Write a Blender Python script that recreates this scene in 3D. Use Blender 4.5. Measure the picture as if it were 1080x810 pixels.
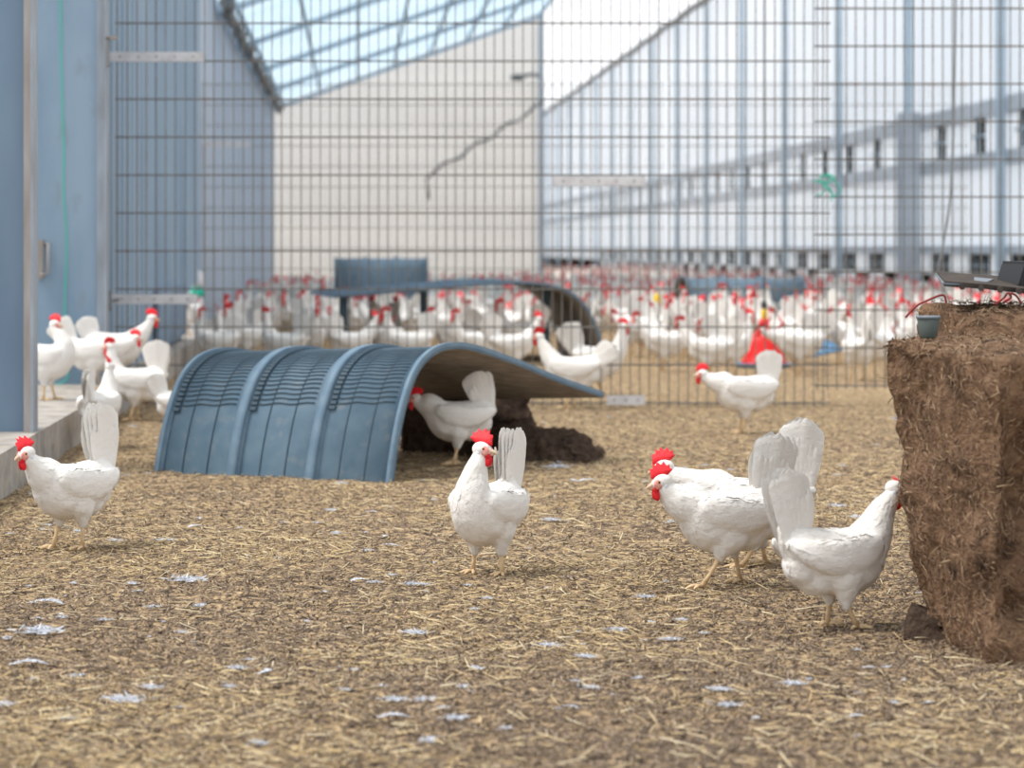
import bpy, bmesh, math, random
import numpy as np
from mathutils import Vector, Matrix, Euler, noise
R = math.radians
PI = math.pi
rnd = random.Random(7)
for o in list(bpy.data.objects): bpy.data.objects.remove(o)
sc = bpy.context.scene
COL = sc.collection

# ------------------------------------------------------------------ camera
EYE, F = 0.82, 2700.0            # eye height (m), focal length in pixels of the 1080 wide frame
VX, HY = 373.0, 262.0            # the barn's vanishing point in the photograph
cd = bpy.data.cameras.new('camera'); cam = bpy.data.objects.new('camera', cd); COL.objects.link(cam)
cam.location = (0, 0, EYE); cam.rotation_euler = (R(90), 0, 0)
cd.sensor_width = 36.0; cd.lens = 36.0 * F / 1080.0
cd.shift_x = (540 - VX) / 1080.0; cd.shift_y = (HY - 405) / 1080.0
cd.clip_end = 400
cd.dof.use_dof = True; cd.dof.focus_distance = 6.5; cd.dof.aperture_fstop = 4.6
sc.camera = cam

# ------------------------------------------------------------------ light
w = bpy.data.worlds.new('world'); sc.world = w; w.use_nodes = True
bgn = w.node_tree.nodes['Background']
bgn.inputs[0].default_value = (0.92, 0.96, 1.0, 1); bgn.inputs[1].default_value = 1.0
sd = bpy.data.lights.new('sun', 'SUN'); sun = bpy.data.objects.new('sun', sd); COL.objects.link(sun)
sd.energy = 2.5; sd.angle = R(22); sd.color = (1.0, 0.955, 0.90)
sun.rotation_euler = (R(4), R(-31), 0)     # high, from the left
sun.location = (0, 0, 20)
sc.view_settings.view_transform = 'Standard'; sc.view_settings.look = 'None'
sc.view_settings.gamma = 1.0; sc.view_settings.use_curve_mapping = False
sc.view_settings.exposure = 0.36

def P(px, py, d):      # point at depth d seen at pixel
    return Vector(((px - VX) / F * d, d, EYE - (py - HY) / F * d))
def G(px, py):         # point on the floor seen at pixel
    d = EYE * F / (py - HY); return Vector(((px - VX) / F * d, d, 0))

# ------------------------------------------------------------------ materials
def mat(name, color, rough=0.7, color2=None, scale=10, bump=0.0, bscale=None, metal=0.0, stretch=(1,1,1),
        detail=6, lo=.35, hi=.65, spec=0.3, color3=None, c3scale=3, c3lo=.5, c3hi=.7, sub=0.0):
    m = bpy.data.materials.new(name); m.use_nodes = True
    nt = m.node_tree; b = nt.nodes['Principled BSDF']; N = nt.nodes.new; L = nt.links.new
    b.inputs['Base Color'].default_value = (*color, 1); b.inputs['Roughness'].default_value = rough
    b.inputs['Metallic'].default_value = metal; b.inputs['Specular IOR Level'].default_value = spec
    tc = N('ShaderNodeTexCoord'); mp = N('ShaderNodeMapping'); mp.inputs['Scale'].default_value = stretch
    L(tc.outputs['Object'], mp.inputs['Vector'])
    last = None
    if color2 is not None:
        n = N('ShaderNodeTexNoise'); n.inputs['Scale'].default_value = scale; n.inputs['Detail'].default_value = detail
        L(mp.outputs[0], n.inputs['Vector'])
        r = N('ShaderNodeMapRange'); r.inputs[1].default_value = lo; r.inputs[2].default_value = hi
        L(n.outputs[0], r.inputs[0])
        x = N('ShaderNodeMix'); x.data_type = 'RGBA'
        x.inputs[6].default_value = (*color, 1); x.inputs[7].default_value = (*color2, 1)
        L(r.outputs[0], x.inputs[0]); last = x.outputs[2]
    if color3 is not None:
        n = N('ShaderNodeTexNoise'); n.inputs['Scale'].default_value = c3scale; n.inputs['Detail'].default_value = 8
        L(mp.outputs[0], n.inputs['Vector'])
        r = N('ShaderNodeMapRange'); r.inputs[1].default_value = c3lo; r.inputs[2].default_value = c3hi
        L(n.outputs[0], r.inputs[0])
        x = N('ShaderNodeMix'); x.data_type = 'RGBA'
        if last: L(last, x.inputs[6])
        else: x.inputs[6].default_value = (*color, 1)
        x.inputs[7].default_value = (*color3, 1)
        L(r.outputs[0], x.inputs[0]); last = x.outputs[2]
    if last: L(last, b.inputs['Base Color'])
    if bump:
        n = N('ShaderNodeTexNoise'); n.inputs['Scale'].default_value = bscale or scale; n.inputs['Detail'].default_value = 8
        L(mp.outputs[0], n.inputs['Vector'])
        bp = N('ShaderNodeBump'); bp.inputs['Strength'].default_value = bump; bp.inputs['Distance'].default_value = .01
        L(n.outputs[0], bp.inputs['Height']); L(bp.outputs[0], b.inputs['Normal'])
    return m

def feather_mat():
    m = mat('white_plumage', (.79, .765, .73), .75, color2=(.69, .65, .60), scale=9, lo=.5, hi=.85, spec=.15,
            color3=(.52, .42, .33), c3scale=7, c3lo=.66, c3hi=.86)
    nt = m.node_tree; N = nt.nodes.new; L = nt.links.new; b = nt.nodes['Principled BSDF']
    tc = nt.nodes['Texture Coordinate']; mp = N('ShaderNodeMapping'); mp.inputs['Scale'].default_value = (50, 75, 85)
    mp.inputs['Rotation'].default_value = (0, R(18), 0)
    L(tc.outputs['Object'], mp.inputs['Vector'])
    v = N('ShaderNodeTexVoronoi'); v.feature = 'SMOOTH_F1'; v.inputs['Scale'].default_value = 1; L(mp.outputs[0], v.inputs['Vector'])
    n = N('ShaderNodeTexNoise'); n.inputs['Scale'].default_value = 3.2; n.inputs['Detail'].default_value = 5; L(mp.outputs[0], n.inputs['Vector'])
    a = N('ShaderNodeMath'); a.operation = 'ADD'; L(v.outputs['Distance'], a.inputs[0]); L(n.outputs[0], a.inputs[1])
    bp = N('ShaderNodeBump'); bp.inputs['Strength'].default_value = .35; bp.inputs['Distance'].default_value = .004
    L(a.outputs[0], bp.inputs['Height']); L(bp.outputs[0], b.inputs['Normal'])
    b.inputs['Subsurface Weight'].default_value = 0.0
    return m

def sheet_mat(name, color, trans=.5, color2=None, scale=1, stretch=(1,1,1)):
    m = mat(name, color, .6, color2=color2, scale=scale, stretch=stretch)
    nt = m.node_tree; N = nt.nodes.new; L = nt.links.new; b = nt.nodes['Principled BSDF']
    t = N('ShaderNodeBsdfTranslucent'); x = N('ShaderNodeMixShader'); x.inputs[0].default_value = trans
    src = [l for l in nt.links if l.to_socket == b.inputs['Base Color']]
    if src: L(src[0].from_socket, t.inputs[0])
    else: t.inputs[0].default_value = (*color, 1)
    L(b.outputs[0], x.inputs[1]); L(t.outputs[0], x.inputs[2])
    L(x.outputs[0], nt.nodes['Material Output'].inputs[0])
    return m

def island_mat(name, cols, rough=.7, trans=0):
    m = bpy.data.materials.new(name); m.use_nodes = True
    nt = m.node_tree; N = nt.nodes.new; L = nt.links.new; b = nt.nodes['Principled BSDF']
    g = N('ShaderNodeNewGeometry'); c = N('ShaderNodeValToRGB')
    el = c.color_ramp.elements
    while len(el) < len(cols): el.new(.5)
    for i, k in enumerate(cols): el[i].position = i / (len(cols) - 1); el[i].color = (*k, 1)
    L(g.outputs['Random Per Island'], c.inputs[0]); L(c.outputs[0], b.inputs['Base Color'])
    b.inputs['Roughness'].default_value = rough; b.inputs['Specular IOR Level'].default_value = .25
    return m

M = dict(
    white=feather_mat(),
    comb=mat('red_comb_skin', (.78, .018, .028), .45, color2=(.60, .012, .02), scale=60, bump=.25, bscale=250),
    face=mat('pink_face_skin', (.72, .22, .19), .6, color2=(.78, .42, .36), scale=120, bump=.2, bscale=300),
    beak=mat('ivory_beak', (.70, .52, .38), .4, color2=(.58, .40, .28), scale=90),
    shank=mat('yellow_shank', (.76, .56, .32), .55, color2=(.60, .42, .25), scale=70, bump=.3, bscale=260),
    eye=mat('amber_eye', (.45, .16, .03), .15, spec=.6),
    pupil=mat('black_pupil', (.01, .01, .01), .1, spec=.6),
    steel=mat('blue_grey_painted_steel', (.14, .21, .30), .5, color2=(.20, .285, .38), scale=2.4, bump=.05, bscale=40,
              stretch=(1, 1, .3), color3=(.24, .23, .24), c3scale=22, c3lo=.68, c3hi=.78),
    steel_edge=mat('weathered_steel_edge', (.36, .34, .33), .6, color2=(.26, .22, .20), scale=14, stretch=(1, 1, .2)),
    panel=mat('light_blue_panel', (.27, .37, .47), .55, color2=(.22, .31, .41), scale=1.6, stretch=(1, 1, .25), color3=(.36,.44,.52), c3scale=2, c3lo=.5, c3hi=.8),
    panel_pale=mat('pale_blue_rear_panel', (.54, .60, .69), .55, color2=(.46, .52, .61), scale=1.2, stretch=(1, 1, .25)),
    door=mat('blue_door_steel', (.18, .27, .365), .5, color2=(.26, .355, .455), scale=1.9, stretch=(1.4, 1, .5), color3=(.22,.26,.31), c3scale=9, c3lo=.62, c3hi=.8),
    trim=mat('grey_trim', (.33, .38, .44), .55, color2=(.25, .27, .30), scale=12, stretch=(1, 1, .3)),
    galv=mat('galvanised_strap', (.70, .70, .72), .45, color2=(.58, .57, .58), scale=18, metal=.1),
    hole=mat('dark_hole', (.05, .045, .04), .8),
    wire=mat('weathered_fence_wire', (.125, .118, .11), .6, color2=(.21, .195, .175), scale=30, color3=(.17, .07, .035), c3scale=11, c3lo=.6, c3hi=.7),
    concrete=mat('dusty_concrete', (.42, .39, .36), .9, color2=(.27, .245, .22), scale=9, bump=.5, bscale=45, color3=(.50, .42, .30), c3scale=14, c3lo=.55, c3hi=.7),
    plastic=mat('blue_grey_plastic', (.095, .160, .220), .55, color2=(.125, .195, .255), scale=14, color3=(.27, .27, .265), c3scale=22, c3lo=.56, c3hi=1.0),
    plastic_rim=mat('blue_plastic_rib', (.125, .20, .275), .5, color2=(.165, .245, .32), scale=20),
    plastic_dark=mat('dark_plastic_slot', (.05, .085, .115), .6),
    slot=mat('dusty_plastic_slot', (.075, .115, .15), .7),
    under=mat('dirty_plastic_underside', (.19, .165, .14), .8, color2=(.32, .28, .24), scale=16, stretch=(1, 3, 1)),
    white_wall=sheet_mat('white_sheet_wall', (.95, .94, .92), .85, color2=(.88, .87, .86), scale=.7, stretch=(.3, 1, 3)),
    clear_wall=sheet_mat('translucent_white_sheet', (.90, .92, .95), .55, color2=(.84, .87, .91), scale=.4),
    roof_blue=sheet_mat('blue_translucent_roof', (.58, .71, .80), .7, color2=(.47, .61, .71), scale=.8, stretch=(.4, 3, 1)),
    frame=mat('pale_blue_frame', (.50, .61, .70), .6, color2=(.42, .52, .61), scale=3),
    rail=mat('grey_rail', (.54, .59, .66), .6, color2=(.46, .51, .57), scale=3, stretch=(1, .3, 1)),
    dark=mat('dark_opening', (.06, .055, .05), .8),
    litter=mat('brown_litter', (.235, .168, .112), .95, color2=(.54, .39, .225), scale=38, bump=1.0, bscale=90, detail=10,
               color3=(.085, .062, .047), c3scale=26, c3lo=.50, c3hi=.62, spec=.05),
    peat=mat('brown_pressed_bale', (.135, .080, .051), .95, color2=(.24, .15, .092), scale=42, bump=1.0, bscale=120, detail=10,
             color3=(.055, .038, .028), c3scale=9, c3lo=.56, c3hi=.68, spec=.05),
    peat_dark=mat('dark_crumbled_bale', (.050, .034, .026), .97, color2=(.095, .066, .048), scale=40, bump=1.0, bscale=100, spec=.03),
    red=mat('red_plastic', (.80, .02, .02), .35), yellow=mat('yellow_plastic', (.85, .55, .03), .4),
    bluep=mat('blue_tray_plastic', (.10, .24, .40), .45), black=mat('black_rubber', (.02, .02, .022), .6),
    grey=mat('grey_metal_sheet', (.17, .20, .23), .5, color2=(.12, .14, .16), scale=14),
    brownsheet=mat('rusty_dark_sheet', (.05, .042, .038), .9, color2=(.08, .065, .055), scale=20, spec=.08),
    twine=mat('green_twine', (.03, .50, .36), .6), redwire=mat('red_wire', (.24, .032, .025), .5),
    down=mat('white_down', (.68, .71, .77), .8, spec=.1), cable=mat('grey_cable', (.20, .21, .22), .6),
    greygreen=mat('grey_green_bucket', (.07, .085, .078), .6),
    straw=island_mat('straw_pieces', [(.31,.21,.11), (.72,.53,.27), (.50,.36,.18), (.86,.68,.39), (.40,.28,.15), (.92,.77,.49), (.20,.14,.08), (.64,.47,.25)]),
    long_straw=island_mat('pale_straw_stalks', [(.70,.55,.32), (.85,.72,.48), (.60,.44,.22), (.88,.77,.55)]),
    chaff=island_mat('brown_chaff', [(.06,.043,.033), (.27,.19,.13), (.12,.085,.06), (.48,.37,.26), (.045,.034,.027), (.36,.27,.19)]),
    hay=island_mat('bale_fibres', [(.11,.066,.042), (.22,.14,.085), (.15,.092,.058), (.36,.25,.15), (.18,.11,.068), (.08,.05,.034)]),
)

# ------------------------------------------------------------------ mesh helpers
def obj(name, bm, m, parent=None, smooth=False, loc=None):
    me = bpy.data.meshes.new(name)
    if isinstance(bm, bmesh.types.BMesh):
        bmesh.ops.recalc_face_normals(bm, faces=bm.faces[:])
        bm.to_mesh(me); bm.free()
    else:
        me = bm
    o = bpy.data.objects.new(name, me); COL.objects.link(o)
    ms = m if isinstance(m, (list, tuple)) else [m]
    if not me.materials:
        for k in ms: me.materials.append(k)
    if smooth: me.polygons.foreach_set('use_smooth', [True] * len(me.polygons))
    if parent: o.parent = parent
    if loc is not None: o.location = loc
    return o
def tag(o, label, cat, group=None):
    o['label'] = label; o['category'] = cat
    if group: o['group'] = group
    return o
def thing(name, label, cat, loc=(0,0,0), rz=0, group=None):
    o = bpy.data.objects.new(name, None); COL.objects.link(o); o.empty_display_size = .05
    o.location = loc; o.rotation_euler = (0, 0, rz); return tag(o, label, cat, group)
def struct(o): o['kind'] = 'structure'; return o

def box(bm, x0, x1, y0, y1, z0, z1, mi=0, mtx=None):
    v = [bm.verts.new((x, y, z)) for x in (x0, x1) for y in (y0, y1) for z in (z0, z1)]
    fs = [(0,1,3,2), (4,6,7,5), (0,4,5,1), (2,3,7,6), (0,2,6,4), (1,5,7,3)]
    for f in fs:
        q = bm.faces.new([v[i] for i in f]); q.material_index = mi
    if mtx: bmesh.ops.transform(bm, matrix=mtx, verts=v)
    return v
def tube(bm, pts, r, n=8, mi=0, cap=True, closed=False):
    pts = [Vector(p) for p in pts]; rings = []
    rs = r if isinstance(r, (list, tuple)) else [r] * len(pts)
    up = Vector((0, 0, 1)); prev = None
    for i, p in enumerate(pts):
        t = (pts[min(i+1, len(pts)-1)] - pts[max(i-1, 0)]).normalized()
        if prev is None:
            a = t.cross(up)
            if a.length < .1: a = t.cross(Vector((1, 0, 0)))
            a.normalize()
        else:
            a = prev - t * prev.dot(t)
            a = a.normalized() if a.length > 1e-6 else t.orthogonal().normalized()
        prev = a; b = t.cross(a)
        rings.append([bm.verts.new(p + (a * math.cos(2*PI*k/n) + b * math.sin(2*PI*k/n)) * rs[i]) for k in range(n)])
    for i in range(len(rings) - 1):
        for k in range(n):
            f = bm.faces.new((rings[i][k], rings[i][(k+1) % n], rings[i+1][(k+1) % n], rings[i+1][k])); f.material_index = mi; f.smooth = True
    if cap:
        for rg in (rings[0][::-1], rings[-1]):
            f = bm.faces.new(rg); f.material_index = mi
def lathe(bm, prof, n=24, mi=0, c=(0,0,0)):
    rings = []
    for r, z in prof:
        rings.append([bm.verts.new((c[0] + r*math.cos(2*PI*k/n), c[1] + r*math.sin(2*PI*k/n), c[2] + z)) for k in range(n)])
    for i in range(len(rings)-1):
        for k in range(n):
            f = bm.faces.new((rings[i][k], rings[i][(k+1)%n], rings[i+1][(k+1)%n], rings[i+1][k])); f.material_index = mi; f.smooth = True
    for rg in (rings[0][::-1], rings[-1]):
        f = bm.faces.new(rg); f.material_index = mi
def ell(bm, c, r, rot=None, sub=2, mi=0):
    res = bmesh.ops.create_icosphere(bm, subdivisions=sub, radius=1)
    mtx = Matrix.Translation(c) @ ((rot.to_matrix() if isinstance(rot, Euler) else rot).to_4x4() if rot else Matrix.Identity(4)) @ Matrix.Diagonal((*r, 1))
    bmesh.ops.transform(bm, matrix=mtx, verts=res['verts'])
    for v in res['verts']:
        for f in v.link_faces: f.material_index = mi; f.smooth = True
def cat(pts, n):       # Catmull-Rom through tuples of any length
    out = []; pts = [np.array(p, float) for p in pts]
    for i in range(len(pts) - 1):
        p0, p1, p2, p3 = pts[max(i-1, 0)], pts[i], pts[i+1], pts[min(i+2, len(pts)-1)]
        for k in range(n):
            t = k / n
            out.append(.5*((2*p1) + (-p0+p2)*t + (2*p0-5*p1+4*p2-p3)*t*t + (-p0+3*p1-3*p2+p3)*t**3))
    out.append(pts[-1]); return out

# ------------------------------------------------------------------ floor
def gh(x, y):          # height of the litter
    if y > 15: return 0.0
    f = min(1, (15 - y) / 2)
    v = .016 * noise.noise((x*1.7, y*1.2, 0)) + .008 * noise.noise((x*6, y*5, 3.3)) + .004 * noise.noise((x*19, y*17, 1.3))
    return v * f
bm = bmesh.new()
xs = np.linspace(-2.2, 4.2, 214); ys = np.concatenate([np.linspace(3, 9, 260), np.linspace(9.05, 15, 130)])
vg = [[bm.verts.new((x, y, gh(x, y))) for y in ys] for x in xs]
for i in range(len(xs)-1):
    for j in range(len(ys)-1):
        bm.faces.new((vg[i][j], vg[i+1][j], vg[i+1][j+1], vg[i][j+1])).smooth = True
for a, b, c, d in ((-5, 10, 15, 126), (4.2, 10, 3, 15), (-5, -2.2, 3, 15)):
    vs = [bm.verts.new(p) for p in ((a, c, 0), (b, c, 0), (b, d, 0), (a, d, 0))]
    bm.faces.new(vs)
struct(obj('floor', bm, M['litter']))

def litter(name, n, lens, wid, m, region, seed, label, zoff=.004, dens=None, tilt=.25):
    rg = np.random.default_rng(seed)
    y0, y1 = region
    # roughly constant number per picture row: denser near the camera
    u = rg.random(n); y = y0 * (y1 / y0) ** u
    xl = (0 - 40 - VX) / F * y; xr = (1120 - VX) / F * y
    x = xl + (xr - xl) * rg.random(n)
    if dens:
        keep = np.array([rg.random() < dens(a, b) for a, b in zip(x, y)]); x, y = x[keep], y[keep]; n = len(x)
    keep = x > -1.14; x, y = x[keep], y[keep]; n = len(x)
    z = np.array([gh(a, b) for a, b in zip(x, y)]) + zoff * (.2 + rg.random(n))
    L = lens[0] + (lens[1] - lens[0]) * rg.random(n) ** 2; W = wid[0] + (wid[1]-wid[0]) * rg.random(n)
    an = rg.random(n) * PI; ti = (rg.random(n) - .5) * tilt * 2
    d = np.stack([np.cos(an)*np.cos(ti), np.sin(an)*np.cos(ti), np.sin(ti)], 1) * (L/2)[:, None]
    s = np.stack([-np.sin(an), np.cos(an), (rg.random(n)-.5)*.6], 1) * (W/2)[:, None]
    t = np.zeros((n, 3)); t[:, 2] = W * .45
    c = np.stack([x, y, z + np.abs(np.sin(ti)) * L * .3], 1)
    V = np.stack([c-d-s, c-d+s, c-d+t, c+d-s, c+d+s, c+d+t], 1).reshape(-1, 3)
    base = (np.arange(n) * 6)[:, None]
    tris = np.array([[0,1,2],[3,5,4]]); quads = np.array([[0,3,4,1],[1,4,5,2],[2,5,3,0]])
    me = bpy.data.meshes.new(name)
    T = (base[:, :, None] + tris[None]).reshape(-1, 3); Q = (base[:, :, None] + quads[None]).reshape(-1, 4)
    me.vertices.add(len(V)); me.vertices.foreach_set('co', V.ravel())
    me.loops.add(T.size + Q.size); me.loops.foreach_set('vertex_index', np.concatenate([T.ravel(), Q.ravel()]))
    me.polygons.add(len(T) + len(Q))
    me.polygons.foreach_set('loop_start', np.concatenate([np.arange(len(T))*3, T.size + np.arange(len(Q))*4]))
    me.update(calc_edges=True); me.validate()
    o = obj(name, me, m); o['kind'] = 'stuff'; tag(o, label, 'straw'); return o
def straw_d(x, y):
    v = noise.noise((x*1.1+5, y*.7, 0))*1.3 + .5 * noise.noise((x*4, y*3, 7))
    b = .16 if y < 6.6 else (.98 if y > 7.6 else .5)
    if 4.9 < y < 6.1: b = .08
    if y < 4.7: b = .35
    return max(.05, min(1, b + v))
litter('straw_litter', 130000, (.008, .058), (.0010, .0032), M['straw'], (3.6, 26), 1,
       'short golden straw pieces strewn loosely over the brown litter floor', dens=straw_d)
litter('litter_chaff', 170000, (.004, .022), (.0012, .0050), M['chaff'], (3.6, 13), 2,
       'fine dark brown chaff and crumbs covering the whole floor', zoff=.003, tilt=.5)

litter('long_straw', 1500, (.03, .075), (.0016, .0034), M['long_straw'], (3.7, 13), 4,
       'long pale straw stalks lying on top of the litter', zoff=.010)
# ------------------------------------------------------------------ the building
CURB_X, CURB_H = -1.15, .15
bm = bmesh.new(); box(bm, -2.4, CURB_X, 3.2, 24, -.05, CURB_H)
bmesh.ops.bevel(bm, geom=[e for e in bm.edges], offset=.008, segments=2)
struct(obj('trim_1', bm, M['concrete']))

def corrugated(name, a, b, z0, z1, m, step=.25, depth=.03, parent=None):
    """vertical trapezoid sheet along a->b (plan points)"""
    a, b = Vector((*a, 0)), Vector((*b, 0)); L = (b-a).length; t = (b-a)/L; n = Vector((-t.y, t.x, 0))
    bm = bmesh.new(); pts = []; s = 0
    while s < L:
        for k, dd in ((0, 0), (.42, 0), (.5, 1), (.92, 1)):
            q = s + k*step
            if q <= L: pts.append(a + t*q + n*dd*depth)
        s += step
    pts.append(b)
    lo = [bm.verts.new((p.x, p.y, z0)) for p in pts]; hi = [bm.verts.new((p.x, p.y, z1)) for p in pts]
    lo2 = [bm.verts.new((p.x + n.x*.004, p.y + n.y*.004, z0)) for p in pts]; hi2 = [bm.verts.new((p.x + n.x*.004, p.y + n.y*.004, z1)) for p in pts]
    for i in range(len(pts)-1):
        bm.faces.new((lo[i], lo[i+1], hi[i+1], hi[i]))
        if parent is None: bm.faces.new((lo2[i], lo2[i+1], hi2[i+1], hi2[i]))
    return struct(obj(name, bm, m))
# column: H-section standing on the curb
col_t = thing('steel_column', 'blue-grey steel column with open web at the left edge of the picture', 'column', (-1.163, 9.3, CURB_H))
bm = bmesh.new(); box(bm, -.30, -.036, .06, .072, 0, 3.4); obj('web', bm, M['steel'], col_t)
bm = bmesh.new(); box(bm, -.036, -.012, 0, .13, 0, 3.4); obj('flange', bm, M['steel_edge'], col_t)
bm = bmesh.new(); box(bm, -.012, 0, 0, .13, 0, 3.4, 0); obj('edge_strip', bm, M['trim'], col_t)
bm = bmesh.new(); box(bm, -.324, -.30, 0, .24, 0, 3.4); obj('flange', bm, M['steel_edge'], col_t)
# door wall facing the camera
bm = bmesh.new(); box(bm, -2.4, -1.255, 12.62, 12.68, CURB_H, 3.6)
bmesh.ops.bevel(bm, geom=[e for e in bm.edges], offset=.006, segments=2)
dr = struct(obj('door_1', bm, M['door']))
bm = bmesh.new()
hp = [P(47, 257, 12.61), P(51, 257, 12.56), P(51, 288, 12.56), P(44, 290, 12.56), P(43, 288, 12.61)]
tube(bm, hp, .007, 8); box(bm, hp[0].x-.03, hp[0].x-.005, 12.595, 12.62, hp[3].z-.02, hp[0].z+.02, 0)
obj('handle', bm, M['steel_edge'], dr)
bm = bmesh.new(); box(bm, -1.262, -1.225, 12.585, 12.72, CURB_H, 3.6); box(bm, -1.225, -1.216, 12.56, 12.72, CURB_H, 3.6)
struct(obj('trim_2', bm, M['trim']))
# wall along the curb with the pop hole
W1 = -1.30
corrugated('wall_left', (W1, 12.7), (W1, 19.0), CURB_H, 3.0, M['panel'], .32, -.03)
corrugated('wall_left_header', (W1, 19.0), (W1, 21.3), .53, 3.0, M['panel'], .32, -.03)
bm = bmesh.new(); box(bm, W1+.045, W1+.07, 16.2, 18.9, .19, .55); pf = tag(obj('sliding_hatch', bm, M['steel']), 'blue-grey sliding hatch low on the left wall beside its opening', 'hatch')
bm = bmesh.new(); box(bm, -1.55, W1, 21.3, 21.36, 0, 3.6); struct(obj('wall_left_return', bm, M['panel']))
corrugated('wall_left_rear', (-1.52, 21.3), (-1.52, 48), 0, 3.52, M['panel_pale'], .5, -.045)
# green string on the door
bm = bmesh.new()
sp = [P(x, y, 12.6) for x, y in ((64, -30), (64, 20), (65, 90), (67, 150), (67, 200), (70, 250), (69, 300), (68, 335), (66, 372), (72, 390), (70, 400), (62, 405), (52, 407))]
tube(bm, [Vector(p) for p in cat(sp, 5)], .0035, 6); tag(obj('green_string', bm, M['twine']), 'thin green string hanging down the blue door', 'string')

# back gable wall
BZ = 48.0
bm = bmesh.new()
xb0, xb1 = -1.55, 3.5
nseg = 26
for i in range(nseg):      # horizontal lapped boards clipped by the rising roof line
    z0, z1 = i*.21, (i+1)*.21
    def xl(z): return max(xb0, xb0 + (z - 3.5)/.35) if z > 3.5 else xb0
    if xl(z0) >= xb1: break
    a = [bm.verts.new(p) for p in ((xl(z0), BZ, z0), (xb1, BZ, z0), (xb1, BZ+.02, z1), (min(xl(z1), xb1), BZ+.02, z1))]
    try: bm.faces.new(a)
    except Exception: pass
    if xl(z0) < xb1 - .1:
        c_ = [bm.verts.new(p) for p in ((xl(z0), BZ, z0), (xb1, BZ, z0), (xb1, BZ+.02, z0), (xl(z0), BZ+.02, z0))]; bm.faces.new(c_)
struct(obj('wall_back', bm, M['white_wall']))
bm = bmesh.new(); box(bm, 3.46, 3.56, BZ-.06, BZ+.06, 0, 5.25); struct(obj('trim_3', bm, M['rail']))
bm = bmesh.new()
box(bm, -1.6, -1.48, BZ-.12, BZ-.02, 0, 3.5); struct(obj('trim_4', bm, M['frame']))
# roof: blue bay left, white bay right, rising to the right
def roof(name, x0, x1, y0, y1, m, step=.5):
    bm = bmesh.new(); n = int((y1-y0)/step)
    def h(x): return 3.5 + .35*(x + 1.5)
    prev = None
    for i in range(n*2+1):
        y = y0 + i*step/2; dz = .05 if i % 2 else 0
        r = [bm.verts.new((x, y, h(x)+dz)) for x in (x0, x1)]
        if prev: bm.faces.new((prev[0], prev[1], r[1], r[0]))
        prev = r
    return struct(obj(name, bm, m))
roof('ceiling', -1.55, 3.5, 26, 48.3, M['roof_blue'])
roof('ceiling_white', 3.5, 9.05, 26, 124, M['clear_wall'], 1.0)
bm = bmesh.new()
for k in range(8):        # purlins run along the barn, rafters across
    x = -1.3 + k*.68; z = 3.5 + .35*(x+1.5) - .07
    box(bm, x-.02, x+.02, 26, 48, z-.03, z+.04)
for k in range(5):
    y = 28 + k*4.8
    v = box(bm, -1.5, 3.5, y-.03, y+.03, -.16, -.08)
    for q in v: q.co.z += 3.5 + .35*(q.co.x+1.5)
struct(obj('trim_5', bm, M['frame']))
# bunched cable garland under the left eave
bm = bmesh.new(); gp = []
for k in range(60):
    y = 27 + k*.35; gp.append((-1.36 + .03*math.sin(k*1.9), y, 3.42 - .07*abs(math.sin(k*.55)) + .02*math.sin(k*2.7)))
tube(bm, gp, [(.035 + .03*abs(math.sin(k*.55+1.2))) for k in range(60)], 8)
tag(obj('bundled_cable', bm, M['cable']), 'lumpy dark cable bundle strung under the left eave', 'cable')

# right wall
RX = 9.0
bm = bmesh.new()
def rsheet(bm, z0, z1, y0=18, y1=124, x=RX):
    vs = [bm.verts.new(p) for p in ((x, y0, z0), (x, y1, z0), (x, y1, z1), (x, y0, z1))]; bm.faces.new(vs)
rsheet(bm, 2.9, 7.2); rsheet(bm, .85, 1.98)
struct(obj('wall_right', bm, M['clear_wall']))
bm = bmesh.new()
box(bm, RX-.12, RX+.05, 18, 124, 2.68, 2.90); box(bm, RX-.10, RX+.05, 18, 124, 1.97, 2.17)
box(bm, RX-.10, RX+.05, 18, 124, .74, .86); box(bm, RX-.08, RX+.05, 18, 124, 7.1, 7.25)
struct(obj('trim_6', bm, M['rail']))
win_y = [34.4 + k*2.42 for k in range(-6, 26)]
bm = bmesh.new(); bw = bmesh.new(); bp_ = bmesh.new()
edges = [18.0]
for y in win_y: edges += [y-.36, y+.36]
edges.append(124)
for i in range(0, len(edges), 2): rsheet(bm, 2.17, 2.68, edges[i], edges[i+1])
edges = [18.0]
for y in win_y: edges += [y-.62, y+.62]
edges.append(124)
for i in range(0, len(edges), 2): rsheet(bm, 0, .74, edges[i], edges[i+1])
rsheet(bm, 0, .42)
struct(obj('wall_right_panels', bm, M['clear_wall']))
for i, y in enumerate(win_y):
    bw = bmesh.new()
    box(bw, RX+.02, RX+.04, y-.36, y+.36, 2.17, 2.68)
    wn = struct(obj('window_%d' % (i+1), bw, M['dark']))
    bf = bmesh.new(); box(bf, RX-.03, RX+.02, y-.36, y+.36, 2.41, 2.45); box(bf, RX-.03, RX+.02, y-.015, y+.015, 2.17, 2.68)
    obj('window_frame', bf, M['frame'], wn)
    bw = bmesh.new(); box(bw, RX+.02, RX+.04, y-.62, y+.62, .42, .74)
    for k in range(4): box(bw, RX-.01, RX+.01, y-.62+k*.4, y-.60+k*.4, .42, .74, 1)
    box(bw, RX-.01, RX+.01, y-.62, y+.62, .56, .58, 1)
    struct(obj('window_low_%d' % (i+1), bw, [M['dark'], M['frame']]))
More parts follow.
